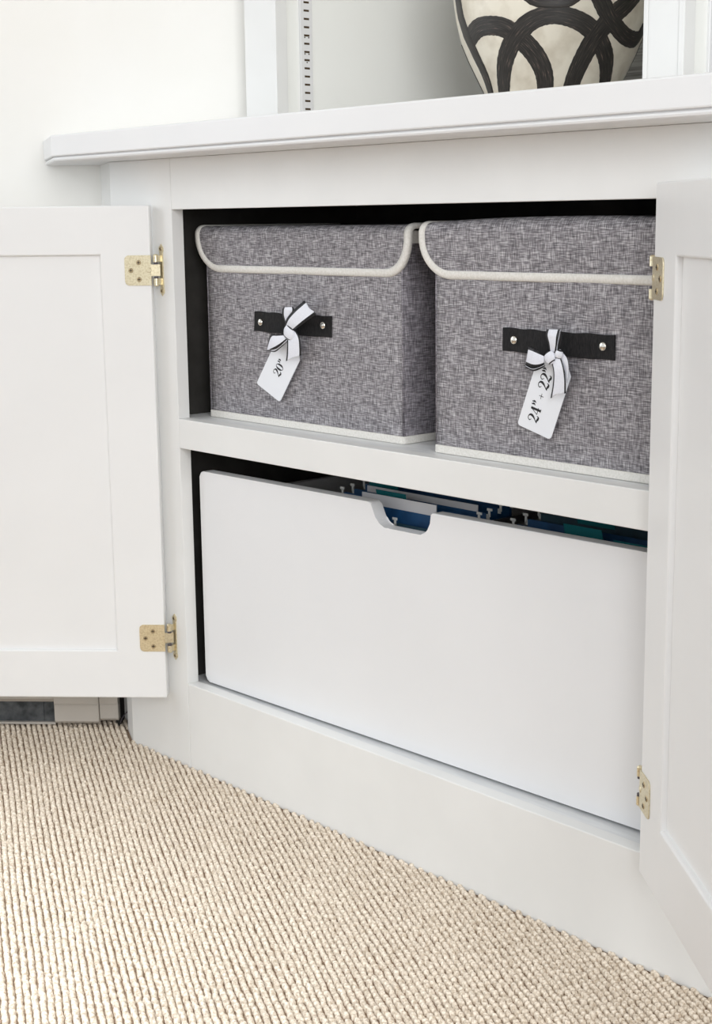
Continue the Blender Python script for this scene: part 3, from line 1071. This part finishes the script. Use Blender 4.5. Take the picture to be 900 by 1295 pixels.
def make_tag(name_label, corners, y, text, org, height, hole, sc_w=1.0, tilt_back=0.003):
    """corners px: bottom-left, bottom-right, top-right, top-left of the card (its bottom hangs low)"""
    P = [atY(u, v, y - 0.0042) for u, v in corners]
    BL, BR, TR_, TL_ = [Vector((p.x, 0, p.z)) for p in P]
    up = ((TL_ - BL).normalized() + (TR_ - BR).normalized()).normalized()
    rt_ = ((BR - BL) + (TR_ - TL_)).normalized()
    wdt = ((BR - BL).length + (TR_ - TL_).length) / 2
    cen = (BL + BR + TR_ + TL_) / 4
    hgt = ((TR_ - BR).length + (TL_ - BL).length) / 2
    B0 = cen - up * (hgt / 2)

    def T(a, b, r):   # a across, b along up, r out of the box front
        q = B0 + rt_ * a + up * b
        return Vector((q.x, y - 0.0035 - tilt_back * (1 - b / hgt) * 0 - r, q.z))
    hw = wdt / 2
    rc = 0.004
    pts = arc(-hw + rc, rc, rc, 180, 270, 4) + arc(hw - rc, rc, rc, 270, 360, 4) + [(hw, hgt - 0.008), (hw - 0.009, hgt + 0.002), (-hw + 0.009, hgt + 0.002), (-hw, hgt - 0.008)]
    bm = bmesh.new()
    prism(bm, pts, 0.0, 0.0007, T)
    base = T(0, hgt, 0)
    rt = root('gift_tag', name_label, 'tag', base, 'paper tags on the storage boxes')
    finish('card', bm, M['card'], rt)
    bm = bmesh.new()
    # letters run up the card
    x = 0.0
    for ch in text:
        st, adv = glyph(ch)
        for pl, ws in st:
            c = [np.array(p) for p in (catmull(pl, 5) if len(pl) > 2 else pl)]
            wi = np.interp(np.linspace(0, len(ws) - 1, len(c)), range(len(ws)), ws)
            rows = []
            for i, p in enumerate(c):
                t_ = c[min(i + 1, len(c) - 1)] - c[max(i - 1, 0)]
                t_ = t_ / (np.linalg.norm(t_) + 1e-9)
                nr = np.array([-t_[1], t_[0]])
                row = []
                for sg in (-1, 1):
                    q = p + nr * sg * wi[i] * 0.70
                    # text x runs along +up, text y runs towards -right
                    a = org[0] - q[1] * height
                    b_ = org[1] + (x + q[0]) * height
                    row.append(bm.verts.new(T(a, b_, 0.00085)))
                rows.append(row)
            for a, b_ in zip(rows, rows[1:]):
                bm.faces.new([a[0], a[1], b_[1], b_[0]])
        x += adv
    finish('lettering', bm, M['ink'], rt)
    return rt, T


tag1, T1 = make_tag('white paper tag reading 20 hanging from the left storage box', ((324, 485), (353.7, 508.5), (381.5, 450), (351, 426.5)), 0.0450, '20"', (0.0070, 0.030), 0.0150, None)
tag2, T2 = make_tag('white paper tag reading 24 + 22 hanging from the right storage box', ((653.5, 537), (696, 555.8), (724, 468), (681, 449)), 0.0290, '24" + 22"', (0.0010, 0.0100), 0.0145, None)


# ------------------------------------------------------------------ ribbon bows
def lerp2(a, b, t):
    return (a[0] + (b[0] - a[0]) * t, a[1] + (b[1] - a[1]) * t)


def ribbon(name, parent, y, Lp, Rp, dep, edge=0.16, n=6, notch=0):
    """left and right edge polylines (px on the box front) and the distance each pair stands off it"""
    Lc, Rc_ = catmull(Lp, n), catmull(Rp, n)
    dp = np.interp(np.linspace(0, len(dep) - 1, len(Lc)), range(len(dep)), dep)
    bm = bmesh.new()
    rows = []
    vs = (0, edge, 0.5, 1 - edge, 1)
    for i, (l, r_) in enumerate(zip(Lc, Rc_)):
        row = []
        for v in vs:
            q = lerp2(l, r_, v)
            if notch and i == len(Lc) - 1 and v == 0.5:
                q2 = lerp2(Lc[-2], Rc_[-2], 0.5)
                q = lerp2(q, q2, notch)
            p = atY(q[0], q[1], y - 0.0035 - dp[i] - 0.0012 * math.sin(math.pi * v))
            row.append(bm.verts.new(p))
        rows.append(row)
    for a, b_ in zip(rows, rows[1:]):
        for k in range(4):
            f = bm.faces.new([a[k], a[k + 1], b_[k + 1], b_[k]])
            f.material_index = 1 if k in (0, 3) else 0
            f.smooth = True
    o = finish(name, bm, [M['ribbon'], M['ribbon_edge']], parent)
    md = o.modifiers.new('thickness', 'SOLIDIFY')
    md.thickness = 0.0005
    md.offset = 0
    return o


def knot(parent, y, u, v, ru, rv, ang, dep):
    yk = y - 0.0055 - dep
    c = atY(u, v, yk)
    su = (atY(u + 1, v, yk) - c).length
    sv = (atY(u, v + 1, yk) - c).length
    bm = bmesh.new()
    bmesh.ops.create_uvsphere(bm, u_segments=20, v_segments=12, radius=1)
    a = D2R(ang)
    for f in bm.faces:
        cz = f.calc_center_median()
        f.material_index = 1 if 0.62 < cz.z < 0.93 or -0.9 < cz.z < -0.78 else 0
        f.smooth = True
    for vt in bm.verts:
        x_, y_, z_ = vt.co
        fold = 1 + 0.05 * math.sin(x_ * 9)
        X_ = x_ * ru * su * fold
        Z_ = z_ * rv * sv
        vt.co = (c.x + X_ * math.cos(a) - Z_ * math.sin(a), y - 0.0035 - dep - y_ * 0.0035, c.z + X_ * math.sin(a) + Z_ * math.cos(a))
    finish('knot', bm, [M['ribbon'], M['ribbon_edge']], parent)


c1 = atY(363, 420, 0.045)
bow1 = root('ribbon_bow', 'white ribbon bow with black edges tying the tag on the left storage box', 'bow', (c1.x, 0.035, c1.z), 'ribbon bows on the storage boxes')
Y1 = 0.0450
D0 = 0.0078
g = lambda x, y_: (320 + x / 8.18, 375 + y_ / 8.18)
ribbon('loop', bow1, Y1, [g(335, 285), g(305, 200), g(300, 140), g(312, 112)], [g(400, 270), g(405, 200), g(425, 145), g(418, 108)], [D0 + .001, D0 + .003, D0 + .004, D0 + .003])
ribbon('loop', bow1, Y1, [g(395, 255), g(400, 190), g(416, 140), g(418, 108)], [g(420, 270), g(425, 200), g(432, 150), g(420, 110)], [D0, D0, D0 + .001, D0 + .002])
ribbon('tail', bow1, Y1, [g(325, 300), g(350, 225), g(420, 140), g(528, 42)], [g(415, 352), g(470, 315), g(550, 255), g(652, 182)], [D0 + .004, D0 + .007, D0 + .007, D0 + .005], notch=0.6)
ribbon('loop', bow1, Y1, [g(310, 395), g(240, 390), g(180, 395), g(150, 520)], [g(345, 445), g(290, 500), g(235, 540), g(150, 560)], [D0 + .003, D0 + .005, D0 + .006, D0 + .004])
ribbon('loop', bow1, Y1, [g(345, 445), g(280, 490), g(215, 530), g(145, 530)], [g(355, 462), g(295, 520), g(225, 572), g(145, 555)], [D0 + .001, D0 + .002, D0 + .003, D0 + .004], edge=0.3)
ribbon('tail', bow1, Y1, [g(355, 450), g(352, 520), g(348, 600), g(340, 668)], [g(440, 350), g(480, 420), g(492, 520), g(494, 610)], [D0 + .003, D0 + .004, D0 + .003, D0 + .0015], notch=1.0, edge=0.10)
knot(bow1, Y1, *g(358, 372), 6.6, 9.6, -28, D0 + .0045)

c2 = atY(697, 448, 0.029)
bow2 = root('ribbon_bow', 'white ribbon bow with black edges tying the tag on the right storage box', 'bow', (c2.x, 0.019, c2.z), 'ribbon bows on the storage boxes')
Y2 = 0.0290
g = lambda x, y_: (620 + x / 5.0, 400 + y_ / 5.0)
ribbon('loop', bow2, Y2, [g(375, 225), g(365, 170), g(350, 120), g(357, 82)], [g(410, 225), g(420, 180), g(428, 130), g(440, 84)], [D0 + .002, D0 + .005, D0 + .006, D0 + .004])
ribbon('loop', bow2, Y2, [g(405, 225), g(400, 180), g(415, 130), g(438, 84)], [g(435, 225), g(445, 180), g(452, 130), g(446, 86)], [D0, D0 + .001, D0 + .002, D0 + .003], edge=0.42)
ribbon('loop', bow2, Y2, [g(340, 245), g(310, 225), g(275, 205), g(242, 192)], [g(340, 300), g(305, 318), g(265, 322), g(222, 305)], [D0 + .003, D0 + .006, D0 + .007, D0 + .005])
ribbon('loop', bow2, Y2, [g(340, 300), g(305, 312), g(262, 322), g(222, 305)], [g(345, 315), g(310, 335), g(270, 345), g(222, 322)], [D0 + .001, D0 + .002, D0 + .003, D0 + .004], edge=0.45)
ribbon('tail', bow2, Y2, [g(385, 285), g(398, 350), g(395, 430), g(380, 518)], [g(440, 250), g(462, 320), g(474, 400), g(476, 486)], [D0 + .003, D0 + .005, D0 + .004, D0 + .002], notch=1.0, edge=0.10)
ribbon('tail', bow2, Y2, [g(425, 255), g(445, 290), g(470, 350), g(482, 420)], [g(465, 235), g(488, 270), g(495, 330), g(488, 400)], [D0 + .001, D0 + .002, D0 + .001, D0], edge=0.06)
knot(bow2, Y2, *g(368, 262), 6.6, 8.6, 35, D0 + .0045)
knot(bow2, Y2, *g(425, 240), 4.6, 6.2, -15, D0 + .004)


# ------------------------------------------------------------------ hanging folders in the drawer
def folder(x0, x1, y, zt, mat, label, tabx=None, paper=None, hooks=True, tabc='tab', group='hanging folders in the file drawer'):
    rt = root('hanging_folder', label, 'folder', ((x0 + x1) / 2, y, 0.16), group)
    bm = bmesh.new()
    zb = 0.165
    for s in (-1, 1):
        pts = [(y + s * 0.0012, zt), (y + s * 0.0016, zt), (y + s * 0.0040, zb), (y + s * 0.0036, zb)]
        prism(bm, pts, x0, x1, lambda p, q, r_: Vector((r_, p, q)))
    box(bm, x0, x1, y - 0.004, y + 0.004, zb - 0.001, zb)
    finish('card_sleeve', bm, M[mat], rt)
    if hooks:
        for xx, s in ((x0, -1), (x1, 1)):
            bm = bmesh.new()
            box(bm, xx - 0.004, xx + 0.004, y - 0.0006, y + 0.0006, zt - 0.007, zt - 0.001)
            box(bm, xx + s * 0.004 - 0.0015, xx + s * 0.004 + 0.009 * s * 0 + 0.0015, y - 0.0006, y + 0.0006, zt - 0.004, zt + 0.004)
            box(bm, xx + s * 0.0045 - 0.004, xx + s * 0.0045 + 0.004, y - 0.0006, y + 0.0006, zt + 0.0035, zt + 0.0065)
            finish('hook', bm, M['hook'], rt)
    if tabx is not None:
        bm = bmesh.new()
        T = lambda a, b_, c_: Vector((a, y + b_ - (c_ - zt) * 0.25, c_))
        box(bm, tabx, tabx + 0.055, -0.0026, -0.0018, zt - 0.004, zt + 0.013, T=T)
        finish('tab', bm, M[tabc], rt)
    if paper:
        bm = bmesh.new()
        box(bm, paper[0], paper[1], y - 0.0005, y + 0.0005, zb + 0.002, zt + paper[2])
        finish('paper_sheet', bm, M[paper[3]], rt)
    return rt


FD = [
    (0.520, 0.596, 0.064, 0.400, 'folder_dark', None, None, 'short dark card with hooks standing in for the dark gap low in the finger notch'),  # added dark card, its colour stands in for shade inside the drawer
    (0.385, 0.625, 0.078, 0.414, 'folder', None, (0.44, 0.575, 0.014, 'paper'), 'blue hanging folder with grey papers, first behind the finger notch'),
    (0.385, 0.625, 0.096, 0.418, 'folder', 0.452, None, 'blue hanging folder with teal tab, second behind the finger notch'),
    (0.385, 0.625, 0.114, 0.420, 'folder', None, (0.41, 0.61, 0.008, 'paper'), 'blue hanging folder with grey papers, third behind the finger notch'),
    (0.385, 0.625, 0.134, 0.424, 'folder', 0.395, None, 'blue hanging folder with teal tab, fourth behind the finger notch'),
    (0.385, 0.625, 0.156, 0.428, 'folder', None, (0.42, 0.60, 0.010, 'manila'), 'blue hanging folder with tan papers, fifth behind the finger notch'),
    (0.685, 0.925, 0.080, 0.414, 'folder_dark', 0.850, None, 'dark hanging folder with teal tab, nearest the drawer front on the right'),
    (0.685, 0.925, 0.100, 0.417, 'folder', 0.762, None, 'blue hanging folder with teal tab, second from the front on the right'),
    (0.685, 0.925, 0.122, 0.420, 'folder', None, None, 'plain blue hanging folder, third from the front on the right'),
    (0.685, 0.925, 0.145, 0.424, 'folder_dark', 0.742, None, 'dark hanging folder with teal tab, fourth from the front on the right'),
    (0.685, 0.925, 0.170, 0.428, 'folder_dark', None, None, 'plain dark hanging folder, rearmost on the right'),
]
for x0, x1, y, zt, mt, tb, pp, lb in FD:
    folder(x0, x1, y, zt, mt, lb, tb, pp)
for x in (0.378, 0.632, 0.678, 0.932):
    simple('folder_rail', (x - 0.0012, x + 0.0012, 0.066, 0.343, 0.402, 0.412), M['steel'], drawer, 0)


# ------------------------------------------------------------------ baseboard heater along the left wall
def hw_(u, v, z):
    p = hit(u, v, (0, 0, 1), z)
    return (p - CE).dot(WD), (p - CE).dot(WN)


s0, _ = hw_(69, 914, 0.006)
s1, _ = hw_(126, 913, 0.006)
s2, _ = hw_(150, 910, 0.010)
htr = root('baseboard_heater', 'putty coloured baseboard heater with dark fins along the wall behind the left door', 'heater', TW(s0, 0.0, ZF))
HD = 0.047


def hprism(name, prof, a, b_, mat, bev=0.0):
    bm = bmesh.new()
    prism(bm, prof, a, b_, lambda p, q, r_: TW(r_, p, q), bev=bev)
    return finish(name, bm, mat, htr)


shell = lambda d0, zb: [(0.001, 0.20), (d0 * .55, 0.20), (d0 - 0.004, 0.175), (d0, 0.165), (d0, zb), (d0 - 0.0015, zb), (d0 - 0.0015, 0.163), (d0 * .53, 0.197), (0.001, 0.197)]
hprism('front_cover', [(0.001, 0.205), (HD - .012, 0.205), (HD - 0.001, 0.185), (HD - 0.001, 0.044), (HD - 0.006, 0.038), (HD - 0.0075, 0.038), (HD - 0.004, 0.044), (HD - 0.004, 0.183), (HD - .014, 0.202), (0.001, 0.202)], -2.1, s0 - 0.0005, M['heater'])
hprism('back_plate', [(0.001, 0.200), (0.003, 0.200), (0.003, ZF + .008), (0.001, ZF + .008)], -2.1, s1, M['heater'])
# splice cover and end cap with a crease line
for a, b_, d_, zb in ((s0, s1, HD + 0.001, 0.004), (s1 + 0.0006, s2, HD - 0.002, 0.008)):
    o = hprism('end_cap', [(0.001, 0.21), (d_ - .012, 0.21), (d_, 0.19), (d_, 0.0365), (d_ - 0.0022, 0.0355), (d_ - 0.0012, 0.0335), (d_ - 0.001, zb + 0.004), (d_ - 0.005, zb), (0.001, zb)], a, b_, M['heater'], bev=0.0010)
# finned element
bm = bmesh.new()
for k in range(190):
    s = s0 - 0.006 - k * 0.006
    box(bm, s - 0.0004, s + 0.0004, 0.006, HD - 0.018, 0.006, 0.085, T=TW)
o = finish('fins', bm, M['fin'], htr)
tag(o, 'dark dusty heating fins', kind='stuff')
hprism('fin_strip', [(HD - 0.016, 0.050), (HD - 0.014, 0.050), (HD - 0.0135, 0.004), (HD - 0.0155, 0.004)], -2.1, s0 - 0.001, M['fin'])
for k in range(14):
    s = s0 - 0.021 - k * 0.075
    bm = bmesh.new()
    box(bm, s - 0.0012, s + 0.0012, HD - 0.0133, HD - 0.0118, 0.005, 0.050, T=TW)
    finish('bracket', bm, M['fin'], htr)
hprism('base_lip', [(HD - 0.016, 0.0035), (HD - 0.008, 0.0035), (HD - 0.008, 0.0005), (HD - 0.016, 0.0005)], -2.1, s0 - 0.001, M['heater'])
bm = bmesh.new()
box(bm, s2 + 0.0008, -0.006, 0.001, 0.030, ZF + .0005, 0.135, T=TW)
o = finish('gap_shade_block', bm, M['charcoal'], htr)  # added block, its black stands in for shade between end cap and strip
tag(o, 'black block standing in for the shaded gap beside the heater')
# loose grey cable by the heater's end
bm = bmesh.new()
p0 = TW(s2 + 0.001, 0.03, 0.012)
tube(bm, [TW(s2 + 0.001, 0.036, 0.002), TW(s2 + 0.004, 0.036, 0.010), TW(s2 + 0.010, 0.035, 0.018), TW(s2 + 0.016, 0.034, 0.022), TW(s2 + 0.024, 0.033, 0.030)], 0.0008, 8)
o = finish('cable', bm, M['bushing'], loc=TW(s2, 0.03, 0.0))
tag(o, 'thin grey cable standing up between the heater and the cabinet', 'cable')
